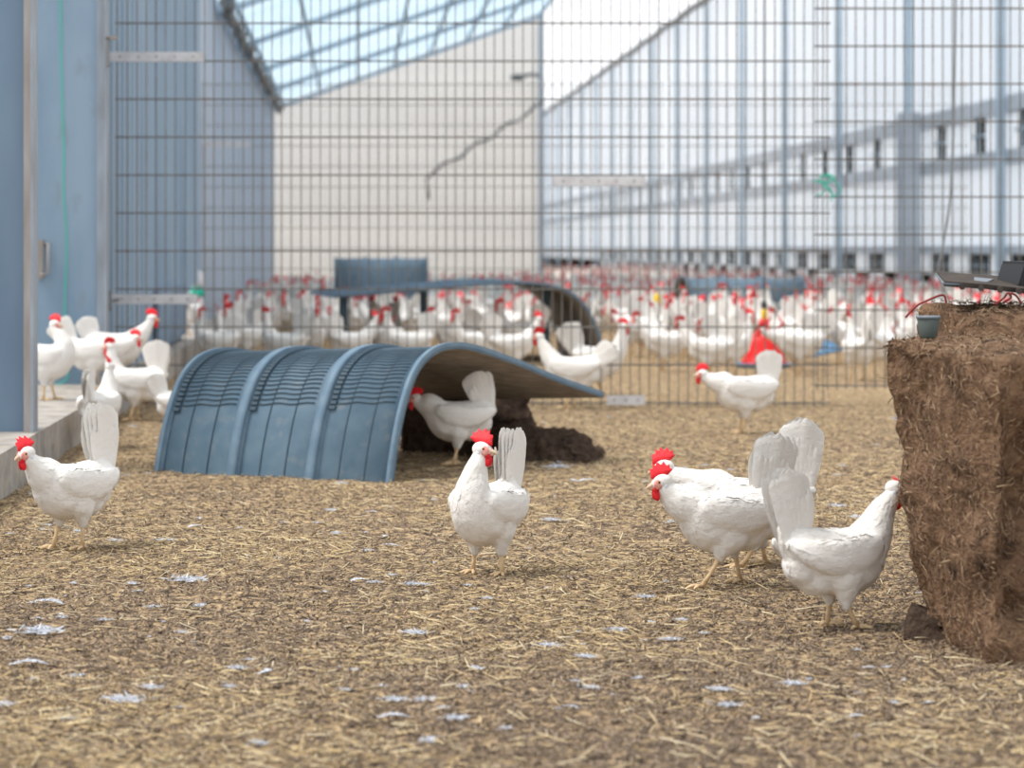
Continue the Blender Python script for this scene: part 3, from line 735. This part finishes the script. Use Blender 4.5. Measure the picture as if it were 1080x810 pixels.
def hen_body(neck=None, tail=(100, .15, 1.0), voxel=.005, rough=.0, wings=True, sub=2, thigh=((.005, .04, .078), (.005, -.04, .078)), fluff=1.0, seed=0):
    """remeshed single body: trunk, neck, head, wings, thighs, then tail, wing and contour feathers"""
    neck = neck or [(.098, 0, .225), (.110, 0, .275), (.115, 0, .315)]
    rg = random.Random(seed); hi = voxel < .0055
    bm = bmesh.new()
    trunk = [(-.122, 0, .215, .022, .020, .028), (-.100, 0, .198, .038, .040, .048), (-.065, 0, .176, .052, .060, .066), (-.02, 0, .162, .060, .071, .074),
             (.03, 0, .160, .058, .073, .076), (.062, 0, .172, .050, .065, .070), (.080, 0, .196, .044, .055, .060)]
    n0, n1, n2 = (Vector(q) for q in neck)
    m01 = n0.lerp(n1, .5); m12 = n1.lerp(n2, .5)
    trunk += [(*n0, .042, .044, .046), (*m01, .036, .036, .038), (*n1, .0295, .029, .031), (*m12, .0235, .023, .025), (*n2, .0195, .019, .0205)]
    chain(bm, trunk, 6, sub)
    hd = Vector(n2)
    ell(bm, (-.085, 0, .160), (.048, .048, .052), sub=sub); ell(bm, (-.05, 0, .130), (.052, .052, .044), sub=sub)
    ta = R(tail[0]); tb = Vector((-.108, 0, .212)); td = Vector((math.cos(ta), 0, math.sin(ta)))
    for k in range(6):
        t = k/5; ell(bm, tb + td*(.075*t), (.040*(1-t*.15), .024*(1-t*.55), .036*(1-.2*t)), sub=sub)
    for i, s in enumerate((1, -1)):
        h = thigh[i]
        chain(bm, [(.0, s*.042, .135, .046, .032, .046), (h[0]*.6, (s*.042+h[1])/2, .108, .031, .025, .028), (h[0]*.9, h[1], h[2]+.014, .021, .018, .018), (h[0], h[1], h[2], .014, .013, .012), (h[0], h[1], h[2]-.010, .0095, .0095, .008)], 5, sub)
        if wings:
            chain(bm, [(.066, s*.056, .200, .022, .016, .028), (.025, s*.067, .188, .035, .015, .040), (-.04, s*.065, .180, .042, .014, .040),
                       (-.095, s*.048, .192, .032, .012, .028), (-.130, s*.030, .206, .018, .009, .014)], 5, sub)
    me = bpy.data.meshes.new('tmp'); bm.to_mesh(me); bm.free()
    ob = bpy.data.objects.new('tmp', me); COL.objects.link(ob)
    m = ob.modifiers.new('r', 'REMESH'); m.mode = 'VOXEL'; m.voxel_size = voxel
    m = ob.modifiers.new('s', 'SMOOTH'); m.factor = .5; m.iterations = 6 if voxel < .008 else 1
    dg = bpy.context.evaluated_depsgraph_get(); dg.update()
    out = bpy.data.meshes.new_from_object(ob.evaluated_get(dg))
    bpy.data.objects.remove(ob); bpy.data.meshes.remove(me)
    bm = bmesh.new(); bm.from_mesh(out); bpy.data.meshes.remove(out)
    bm.normal_update()
    if voxel < .008:
        for v in bm.verts:
            p = v.co
            d = .0012*noise.noise((p.x*35, p.y*50, p.z*45))
            if p.z < .15 and p.x < .04: d += .0018*noise.noise((p.x*60, p.y*60, p.z*34))
            v.co = p + v.normal*d
        bm.normal_update()
    for f in bm.faces: f.smooth = True
    bvh = BVHTree.FromBMesh(bm) if hi else None
    if hi:
        seeds = [(v.co.copy(), v.normal.copy()) for v in bm.verts]; rg.shuffle(seeds)
        axis = (n0 - n2).normalized()
        cand = []
        for p, nr in seeds[:1500]:
            if (p - hd).length < .024: continue
            up = max(0, min(1, (p.x - .05)/.05)) if p.z > .17 else 0
            d = Vector((-1, 0, .12 if p.z > .15 else -.05)).lerp(axis, up)
            if p.z < .105: d = Vector((-.3, 0, -1))
            cand.append((-(d.normalized().dot(p)), p, d))
        cand.sort(key=lambda q: q[0])
        for _, p, d in cand:
            small = p.z > .24 or p.z < .11
            wing = abs(p.y) > .045 and -.1 < p.x < .07 and .15 < p.z < .23
            L = .018 if small else (.034 if wing else .026)
            surf_blade(bm, bvh, p, d + Vector((rg.gauss(0,.12), rg.gauss(0,.12), rg.gauss(0,.12))), L*rg.uniform(.8, 1.2), .008 if small else .015, .0002, .0010 if small else .0016)
        for s in (1, -1):
            for k in range(7):      # secondaries along the lower wing edge
                surf_blade(bm, bvh, (.012 - .014*k, s*.085, .158 + .0045*k), (-1, 0, .20 + .05*k), .095 - .002*k, .021, .0005 + .0002*k, .0024, n=8, tip=.25)
            for k in range(8):
                surf_blade(bm, bvh, (.052 - .017*k, s*.085, .178 + .003*k), (-1, 0, .10 + .02*k), .046, .020, .0004, .0016, n=5, tip=.4)
    # tail: two leaning half fans of broad overlapping feathers
    nT = 8 if voxel < .008 else 4
    for s in (1, -1):
        for k in range(nT):
            f = k/(nT-1); j = rg.uniform(-1, 1)
            a = ta + R((f-.5)*15*tail[2] + j*1.0); e = 1-abs(2*f-1)
            d = Vector((math.cos(a), s*(.02 + .10*e), math.sin(a)))
            base = tb + td.cross(Vector((0, 1, 0)))*(.026*(1-2*f)) *-1 + Vector((0, s*(.006 + .0018*k), 0))
            Lf = tail[1]*(.90 + .10*math.sin(PI*f) + .025*j)
            blade(bm, base, d, (math.sin(a), 0, -math.cos(a)), Lf, (.036 if nT == 8 else .05), curve=-.006*s, n=14 if nT == 8 else 5, tip=.16, ridge=.0016*s)
        if hi:
            for k in range(6):
                f = k/5; a = ta + R((f-.5)*18*tail[2])
                blade(bm, tb + td.cross(Vector((0, 1, 0)))*(-.028*(1-2*f)) + Vector((0, s*.015, .01)), (math.cos(a), s*.07, math.sin(a)), (math.sin(a), 0, -math.cos(a)), tail[1]*rg.uniform(.52, .68), .028, n=7, tip=.4, ridge=.0012*s)
    me = bpy.data.meshes.new('body'); bm.to_mesh(me); bm.free()
    me.materials.append(M['white'])
    return me, hd

def comb_bm(bm, flop=.3, s=1.0, mtx=None):
    """five-pointed single comb lying in the x-z plane, bending to one side"""
    top = [(-.026, .002), (-.040, .013), (-.027, .012), (-.037, .030), (-.021, .017), (-.024, .043), (-.011, .020), (-.006, .046), (.001, .021), (.009, .042), (.010, .018), (.021, .026), (.019, .008), (.026, -.003)]
    bot = [(.020, -.006), (.008, -.001), (-.006, 0), (-.020, -.002)]
    poly = top + bot; vs = []
    def w(p, y):
        x, z = p; b = max(0, z-.006); x += .0015*math.sin(z*300)
        return Vector((x*s, (y + flop*b*1.25 + flop*18*b*b)*s, (z - abs(flop)*b*.35)*s))
    cen = [(0, .010)]
    thick = .0034
    A = [bm.verts.new(w(p, thick*(.55 if p[1] > .02 else 1))) for p in poly]; B = [bm.verts.new(w(p, -thick*(.55 if p[1] > .02 else 1))) for p in poly]
    n = len(poly)
    # strip triangulation about the centre line
    ca = bm.verts.new(w((-.003, .010), thick*1.25)); cb = bm.verts.new(w((-.003, .010), -thick*1.25))
    for i in range(n):
        j = (i+1) % n
        bm.faces.new((ca, A[i], A[j])); bm.faces.new((cb, B[j], B[i])); bm.faces.new((A[i], B[i], B[j], A[j]))
    if mtx: bmesh.ops.transform(bm, matrix=mtx, verts=A+B+[ca, cb])

def leg_mesh(bm, hock, foot, s=1.0):
    """yellow shank from hock to foot with four toes"""
    h, f = Vector(hock), Vector(foot)
    tube(bm, [h + Vector((0, 0, .016)), h, h.lerp(f, .5), f + Vector((0, 0, .006))], [.0085, .0078, .0052, .0066], 8)
    for a, L in ((-32, .036), (0, .044), (32, .036), (180, .018)):
        d = Vector((math.cos(R(a)), math.sin(R(a)), 0)); c = f + Vector((0, 0, .006))
        tube(bm, [c, c + d*L*.5 + Vector((0, 0, .002)), c + d*L*.85 - Vector((0, 0, .002)), c + d*L - Vector((0, 0, .004))], [.0052, .0045, .0038, .0012], 6)

GZ = lambda x, y: gh(x, y) + .003
def make_hen(label, loc, heading, scale=1.0, neck=None, head=(0, 0), tail=(100, .15, 1.0), legs=None, flop=.3, voxel=.005, comb_s=1.0, group=None, z=None, drop=0.0):
    legs = legs or [((.0, .036, .074), (.02, .036, 0)), ((.0, -.036, .074), (.0, -.036, 0))]
    x, y = loc[0], loc[1]
    t = thing('hen', label, 'hen', (x, y, GZ(x, y) if z is None else z), R(heading), group)
    t.scale = (scale,)*3
    me, hd = hen_body(neck, tail, voxel, thigh=(legs[0][0], legs[1][0]), seed=len(label))
    body = obj('body', me, M['white'], t)
    # head frame
    yaw, pitch = R(head[0]), R(head[1])
    H = Matrix.Translation(hd + Vector((0, 0, .012))) @ Euler((0, pitch, yaw)).to_matrix().to_4x4()
    hb = bmesh.new(); hb.from_mesh(body.data)
    for c, r in (((.004, 0, .002), (.0245, .0185, .0195)), ((.016, 0, -.002), (.0155, .0135, .0135))): ell(hb, H @ Vector(c), r, rot=Euler((0, pitch, yaw)), sub=3)
    hb.to_mesh(body.data); hb.free(); 
    bm = bmesh.new()
    for s in (1, -1): ell(bm, (.016, s*.0115, -.001), (.0135, .0056, .0125), sub=3)
    bmesh.ops.transform(bm, matrix=H, verts=bm.verts); obj('face_skin', bm, M['face'], t)
    bm = bmesh.new(); comb_bm(bm, flop, comb_s*1.0, Matrix.Translation((.009, 0, .017)) @ Matrix.Rotation(R(4), 4, 'Y'))
    bmesh.ops.transform(bm, matrix=H, verts=bm.verts)
    cb = obj('comb', bm, M['comb'], t, smooth=True)
    md = cb.modifiers.new('b', 'SUBSURF'); md.levels = 1; md.render_levels = 2
    bm = bmesh.new()
    tube(bm, [(.024, 0, -.003), (.032, 0, -.003), (.040, 0, -.006), (.045, 0, -.011)], [.0078, .0062, .0038, .0010], 10)
    tube(bm, [(.024, 0, -.009), (.034, 0, -.010), (.040, 0, -.011)], [.0056, .0040, .0010], 8)
    bmesh.ops.transform(bm, matrix=H, verts=bm.verts); obj('beak', bm, M['beak'], t)
    for s in (1, -1):
        bm = bmesh.new(); ell(bm, (.023, s*.0055, -.026), (.0085, .0042, .0155), rot=Euler((s*.12, .1, 0)), sub=2); ell(bm, (.022, s*.006, -.014), (.0085, .0045, .009), sub=2)
        bmesh.ops.transform(bm, matrix=H, verts=bm.verts); obj('wattle', bm, M['comb'], t)
        bm = bmesh.new(); ell(bm, (.0155, s*.0150, .004), (.0044, .0030, .0044), sub=2)
        bmesh.ops.transform(bm, matrix=H, verts=bm.verts); ey = obj('eye', bm, M['eye'], t)
        bm = bmesh.new(); ell(bm, (.0160, s*.0172, .004), (.0024, .0014, .0024), sub=2)
        bmesh.ops.transform(bm, matrix=H, verts=bm.verts); obj('pupil', bm, M['pupil'], ey)
        bm = bmesh.new(); ell(bm, (.000, s*.0165, -.008), (.0058, .0022, .0070), sub=2)
        bmesh.ops.transform(bm, matrix=H, verts=bm.verts); obj('ear_lobe', bm, M['down'], t)
    for h, f in legs:
        bm = bmesh.new(); leg_mesh(bm, (h[0], h[1], h[2]-drop), f); obj('leg', bm, M['shank'], t)
    for c in t.children:
        if not c.name.startswith('leg'): c.location.z = -drop
    return t

UP = [(.098, 0, .225), (.110, 0, .275), (.115, 0, .318)]
FWD = [(.105, 0, .222), (.132, 0, .262), (.155, 0, .300)]
LOW = [(.110, 0, .200), (.150, 0, .215), (.190, 0, .228)]
def hxy(px, py): g = G(px, py); return (g.x, g.y)
# --- the five hens on the litter in front
make_hen('white hen walking at the far left beside the concrete curb', hxy(75, 580), 226, 1.0, drop=.004,
         neck=[(.100, 0, .212), (.125, 0, .235), (.148, 0, .258)], head=(-8, 8), tail=(86, .185, .8), flop=-.5,
         legs=[((-.012, .036, .074), (-.008, .036, 0)), ((.012, -.036, .076), (.035, -.036, 0))])
make_hen('white hen standing alone at the centre, head turned right', hxy(514, 609), -122, .99, drop=.012,
         neck=[(.080, .004, .232), (.076, .010, .280), (.066, .016, .318)], head=(96, 0), tail=(96, .165, .7), flop=.35, comb_s=1.1,
         legs=[((.0, .040, .072), (.005, .045, 0)), ((.0, -.036, .072), (.0, -.042, 0))])
make_hen('white hen striding left, nearest of the pair right of centre', hxy(764, 621), 197, 1.0, drop=.006,
         neck=[(.108, 0, .208), (.136, 0, .226), (.158, 0, .246)], head=(-8, 6), tail=(101, .160, .7), flop=-.4,
         legs=[((.028, .036, .082), (.075, .036, 0)), ((-.045, -.036, .080), (-.060, -.036, 0))])
make_hen('white hen facing left, mostly hidden behind the striding hen', hxy(794, 598), 177, 1.08, drop=.024,
         neck=[(.120, 0, .208), (.165, 0, .228), (.206, 0, .245)], head=(0, 6), tail=(93, .165, .6), flop=-.4,
         legs=[((-.0, .036, .078), (.03, .036, 0)), ((-.025, -.036, .078), (-.035, -.036, 0))])
make_hen('white hen walking right with its face behind the brown bale', hxy(882, 663), 22, .97, drop=.014,
         neck=[(.098, 0, .225), (.120, 0, .270), (.150, 0, .305)], head=(-14, 24), tail=(98, .160, .7), flop=1.3, comb_s=.6,
         legs=[((.005, .036, .074), (.000, .036, 0)), ((-.0, -.040, .074), (.030, -.040, 0))])
# --- under the shelter and just beyond
make_hen('white hen in shadow under the arched shelter, tail raised', hxy(482, 493), 184, 1.0, neck=FWD[:1] + [(.130, 0, .225), (.150, 0, .232)], tail=(72, .14, 1.0))
make_hen('white hen facing left in front of the fence, right of centre', hxy(784, 458), 187, 1.06, neck=[(.105, 0, .205), (.140, 0, .220), (.170, 0, .232)], tail=(90, .13, .8), flop=-.3)
# --- left group on and by the curb
make_hen('white hen turned away beside the curb, left of the shelter', hxy(105, 475), 75, .98, neck=UP, tail=(95, .12, .8), voxel=.006)
make_hen('white hen with fanned tail behind the curb hen, facing left', hxy(143, 445), 172, 1.05, neck=UP, tail=(82, .15, 1.2), voxel=.006)
make_hen('white hen standing on the concrete curb with tail fanned, facing right', (P(100, 0, 12.2).x, 12.2), -4, 1.0, neck=LOW, tail=(125, .145, 1.5), voxel=.006, z=CURB_H)
make_hen('white hen on the curb half hidden by the steel column', (P(50, 0, 11.3).x, 11.3), -18, 1.05, neck=[(.08, 0, .225), (.06, 0, .27), (.03, 0, .305)], tail=(115, .14, 1.2), voxel=.006, z=CURB_H)
make_hen('white hen on the curb beside the blue trim, only its head showing clearly', (P(118, 0, 12.45).x+.02, 12.45), 12, 1.1, neck=[(.10, 0, .215), (.13, 0, .25), (.155, 0, .285)], tail=(110, .10, .6), voxel=.006, z=CURB_H)
make_hen('white hen crouched low behind the left edge of the arched shelter', hxy(192, 462), 20, .85, neck=LOW, tail=(110, .12, .8), voxel=.006)
# --- right behind the fence
make_hen('white hen leaning left behind the fence foot near the raised sheet', hxy(603, 432), 158, 1.12, neck=[(.105, 0, .23), (.13, 0, .275), (.15, 0, .31)], tail=(140, .12, .7), voxel=.006)
make_hen('white hen facing right behind the fence with big fanned tail', hxy(632, 417), 8, 1.15, neck=UP, tail=(112, .15, 1.5), voxel=.006)

# --- the flock: a few prototypes, then copies of the thing and each of its parts
def flock_proto(neck, tail, hy=0):
    me, hd = hen_body(neck, tail, .011, sub=1)
    bm = bmesh.new(); bm.from_mesh(me); ell(bm, hd + Vector((.004, 0, .012)), (.024, .019, .020), sub=1); bm.to_mesh(me); bm.free()
    cb = bmesh.new(); comb_bm(cb, .35, 1.0, Matrix.Translation(hd + Vector((.010, 0, .024))))
    ell(cb, hd + Vector((.024, 0, -.012)), (.011, .009, .018), sub=1); ell(cb, hd + Vector((.018, 0, .010)), (.013, .0195, .013), sub=1)
    cm = bpy.data.meshes.new('comb'); cb.to_mesh(cm); cb.free(); cm.materials.append(M['comb'])
    lg = []
    for s in (1, -1):
        lb = bmesh.new(); leg_mesh(lb, (0, s*.036, .082), (.01, s*.036, 0)); lm = bpy.data.meshes.new('leg'); lb.to_mesh(lm); lb.free(); lm.materials.append(M['shank']); lg.append(lm)
    return me, cm, lg
protos = [flock_proto(UP, (95, .13, .9)), flock_proto(FWD, (105, .13, 1.1)), flock_proto(UP[:1] + [(.09, 0, .28), (.08, 0, .33)], (85, .12, .8)), flock_proto(LOW, (110, .13, 1.2))]
FL = 'white hen with a red comb in the crowded flock behind the fence'
def flock_hen(x, y, h, s, pi, label=FL, group='flock behind the fence', z=0.0):
    s *= 1.13
    me, cm, lg = protos[pi]
    t = thing('hen', label, 'hen', (x, y, z), h, group); t.scale = (s,)*3
    for nm, d in (('body', me), ('comb', cm), ('leg', lg[0]), ('leg', lg[1])):
        c = bpy.data.objects.new(nm, d); COL.objects.link(c); c.parent = t
    return t
taken = []
def free(x, y, r): return all((x-a)**2 + (y-b)**2 > r*r for a, b in taken)
taken += [(P(806,0,17.6).x, 17.6), (P(693,0,21.5).x, 21.5), tuple(P(870,0,17.9).xy), (P(603,0,13.6).x, 13.2), (1.4, 14.1)]
near = [  # hens one can tell apart right behind the fence: x, y of the feet, heading, pose, label
    (770, 398, 20, 0, 'white hen just left of the red drinker, upright'),
    (748, 402, 160, 1, 'white hen two steps left of the red drinker'),
    (842, 396, 185, 3, 'white hen right of the red drinker, head low'),
    (905, 402, 100, 0, 'white hen close behind the fence near the big bale'),
    (928, 397, 60, 0, 'white hen nearest the big bale behind the fence'),
    (540, 398, 20, 1, 'white hen behind the fence under the end of the blue arch'),
    (500, 392, 200, 0, 'white hen behind the fence above the arched shelter crown'),
    (430, 395, 170, 0, 'white hen behind the fence, before the left part of the flat blue arch'),
    (372, 392, 30, 1, 'white hen behind the ribbed shelter, comb just above it'),
    (300, 396, 150, 0, 'white hen behind the ribbed shelter near its second rib'),
    (230, 388, 90, 0, 'white hen behind the first rib of the shelter'),
    (700, 392, 180, 1, 'white hen below the distant yellow valve'),
    (197, 350, 10, 3, 'white hen on the curb by the hatch opening'),
]
for px, py, hd_, pi, lb in near:
    if px == 197:
        flock_hen(-1.25+.02, 19.6, R(80), .9, pi, lb, None, z=CURB_H); continue
    x, y = hxy(px, py); flock_hen(x, y, R(hd_), rnd.uniform(1.0, 1.12), pi, lb, None); taken.append((x, y))
cnt = 0; tries = 0
shelters = [(b2.x-.45, b2.x+2.2, 17.85, 20.1), (b3.x-.1, b3.x+1.1, 25.5, 26.9), (b4.x-.1, b4.x+1.3, 25.5, 26.9)]
N_IND = 272
while cnt < N_IND and tries < 60000:
    tries += 1
    y = 17.0 + 14.5 * rnd.random()**.85
    px = rnd.uniform(205, 1085); x = (px-VX)/F*y
    if x < -1.0 or (y < 18.2 and not (210 < px < 470 or px > 660) ): continue
    inside = any(a < x < b and c < y < d for a, b, c, d in shelters)
    if any(a-.15 < x < b+.15 and c-.15 < y < d+.1 for a, b, c, d in shelters[1:]): continue
    if inside and not (x-b2.x > .35 and x-b2.x < 1.36 and abs(x-b2.x-.65) > .16 and not 17.9 < y < 18.0 and y < 19.4): continue
    if abs(y-F2) < .15: continue
    if not free(x, y, .345): continue
    taken.append((x, y)); flock_hen(x, y, rnd.choice([-1, -1, 1])*PI/2 + rnd.gauss(0, .75), rnd.uniform(.95, 1.15), rnd.choice([0, 0, 0, 0, 2, 2, 1, 3])); cnt += 1
print('flock', cnt)
# the far flock that nobody could count
V, Fc, Mi, off = [], [], [], 0
lows = []
for pi in (0, 1, 2):
    me, cm, lg = protos[pi]
    for_v = []; ff = []; mi = []
    dm = bmesh.new(); dm.from_mesh(me)
    tmp = bpy.data.meshes.new('t'); dm.to_mesh(tmp); dm.free(); to = bpy.data.objects.new('t', tmp); COL.objects.link(to)
    md = to.modifiers.new('d', 'DECIMATE'); md.ratio = .35; dg = bpy.context.evaluated_depsgraph_get(); dg.update()
    e = bpy.data.meshes.new_from_object(to.evaluated_get(dg)); bpy.data.objects.remove(to)
    for k, q in enumerate((e, cm)):
        b0 = len(for_v); for_v += [tuple(v.co) for v in q.vertices]; ff += [[b0+i for i in p.vertices] for p in q.polygons]; mi += [k]*len(q.polygons)
    lows.append((np.array(for_v), ff, mi))
k = 0
far_taken = []
while k < 520:
    y = 31.7 * (70/31.7)**rnd.random(); px = rnd.uniform(225, 1085); x = (px-VX)/F*y
    if x < -1.2 or x > 8.4 or (y > 46.5 and x < 3.9): continue
    if any((x-a)**2+(y-b)**2 < .09 for a, b in far_taken): continue
    far_taken.append((x, y))
    vv, ff, mi = lows[k % 3]; a = rnd.uniform(0, 2*PI); s = rnd.uniform(.95, 1.15); ca, sa = math.cos(a)*s, math.sin(a)*s
    q = np.stack([vv[:,0]*ca - vv[:,1]*sa + x, vv[:,0]*sa + vv[:,1]*ca + y, vv[:,2]*s], 1)
    V.append(q); Fc += [[i+off for i in f] for f in ff]; Mi += mi; off += len(q); k += 1
me = bpy.data.meshes.new('distant_flock'); me.from_pydata(np.concatenate(V).tolist(), [], Fc); me.materials.append(M['white']); me.materials.append(M['comb'])
me.polygons.foreach_set('material_index', Mi); me.polygons.foreach_set('use_smooth', [True]*len(Mi)); me.update()
o = bpy.data.objects.new('distant_flock', me); COL.objects.link(o); o['kind'] = 'stuff'; tag(o, 'countless distant white hens filling the far end of the barn', 'hens')

# ------------------------------------------------------------------ fallen feathers
def feather_mesh(seed, kind):
    rg = random.Random(seed); bm = bmesh.new()
    L = .06
    if kind == 'quill':
        pts = [(L*(t/10-.5), .010*math.sin(t/10*PI)*1.0, .003 + .004*math.sin(t/10*PI)) for t in range(11)]
        tube(bm, pts, [.0009]*10+[.0003], 5)
        for t in range(1, 70):
            f = t/70; c = Vector(pts[0]).lerp(Vector(pts[-1]), f); c.y = .010*math.sin(f*PI); c.z = .003+.004*math.sin(f*PI)
            for s in (1, -1):
                l = .010*math.sin(min(1, (1-f)*1.6+.1)*PI*.5)*rg.uniform(.7, 1.15)*(.5+.5*min(1, f*4))
                d = Vector((.55, s*1.0, rg.uniform(0, .5)))
                blade(bm, c, d + Vector((rg.gauss(0,.25), 0, 0)), (1, 0, 0), l, .0012, n=3, ridge=.0002)
    else:
        for t in range(130):
            a = rg.uniform(0, 2*PI); e = rg.uniform(.0, .45); d = Vector((math.cos(a), math.sin(a)*.55, e))
            blade(bm, (rg.gauss(0, .009), rg.gauss(0, .005), .001+rg.uniform(0,.003)), d, (rg.gauss(0,1), rg.gauss(0,1), rg.gauss(0,1)), rg.uniform(.005, .014), 0.0014, ridge=.0002, n=3, curve=rg.uniform(-.004, .004))
    me = bpy.data.meshes.new('feather'); bm.to_mesh(me); bm.free(); me.materials.append(M['down']); return me
fm = [feather_mesh(1, 'quill'), feather_mesh(2, 'down'), feather_mesh(3, 'down'), feather_mesh(4, 'quill')]
big = [(196, 616, 2.0, 1, 'large ruffled clump of white feathers left of centre'), (40, 674, 2.1, 1, 'long pale feather lying near the left edge'), (48, 640, 1.5, 0, 'thin feather above the long one near the left edge'),
       (135, 740, 1.7, 2, 'fluffy feather tuft at the lower left'), (158, 729, 1.0, 1, 'small upright fluff beside the lower left tuft'), (252, 712, .9, 2, 'bluish down feather below the large clump'),
       (439, 667, 1.3, 2, 'oval down feather below the centre hen'), (435, 621, 1.1, 1, 'frayed white feather left of the centre hen'), (396, 618, .8, 2, 'narrow feather left of the frayed one'),
       (580, 680, 1.2, 2, 'down feather below and right of the centre hen'), (162, 641, .8, 1, 'small fluff under the large ruffled clump'), (415, 746, 1.0, 1, 'blurred fluff near the bottom of the picture'),
       (480, 765, 1.0, 1, 'blurred thin feather at the bottom centre'), (5, 744, 1.0, 2, 'fluff cut by the left edge of the picture'), (590, 495, 1.9, 2, 'broad pale feather between the dark bale and striding hen'),
       (680, 632, 1.0, 1, 'small fluff left of the striding hen'), (838, 725, 1.1, 2, 'flat feather left of the bale foot'), (770, 745, 1.0, 2, 'down tuft near the bottom right'), (30, 705, 1.3, 3, 'curled thin feather at the left edge'), (650, 664, 1.0, 1, 'pale tuft below the striding hen pair')]
for px, py, s, k, lb in big:
    g = G(px, py); o = bpy.data.objects.new('feather', fm[k]); COL.objects.link(o); o.location = (g.x, g.y, gh(g.x, g.y)+.003)
    o.rotation_euler = (0, 0, rnd.uniform(-.5, .5)); o.scale = (s, s, s*.9); tag(o, lb, 'feather')
for i in range(210):
    y = 4.2*(13/4.2)**rnd.random(); px = rnd.uniform(5, 1075); x = (px-VX)/F*y
    if x < -1.1: continue
    o = bpy.data.objects.new('feather', fm[rnd.choice([1, 2, 1, 2, 3])]); COL.objects.link(o); s = rnd.choice([.3,.4,.5,.6,.6,.8,1.0])*(1 if y < 7 else 1.25)
    o.location = (x, y, gh(x, y)+.003); o.rotation_euler = (0, 0, rnd.uniform(0, 6.28)); o.scale = (s, s, s*.8)
    tag(o, 'small white down feather lying on the litter', 'feather', 'small down feathers on the litter')
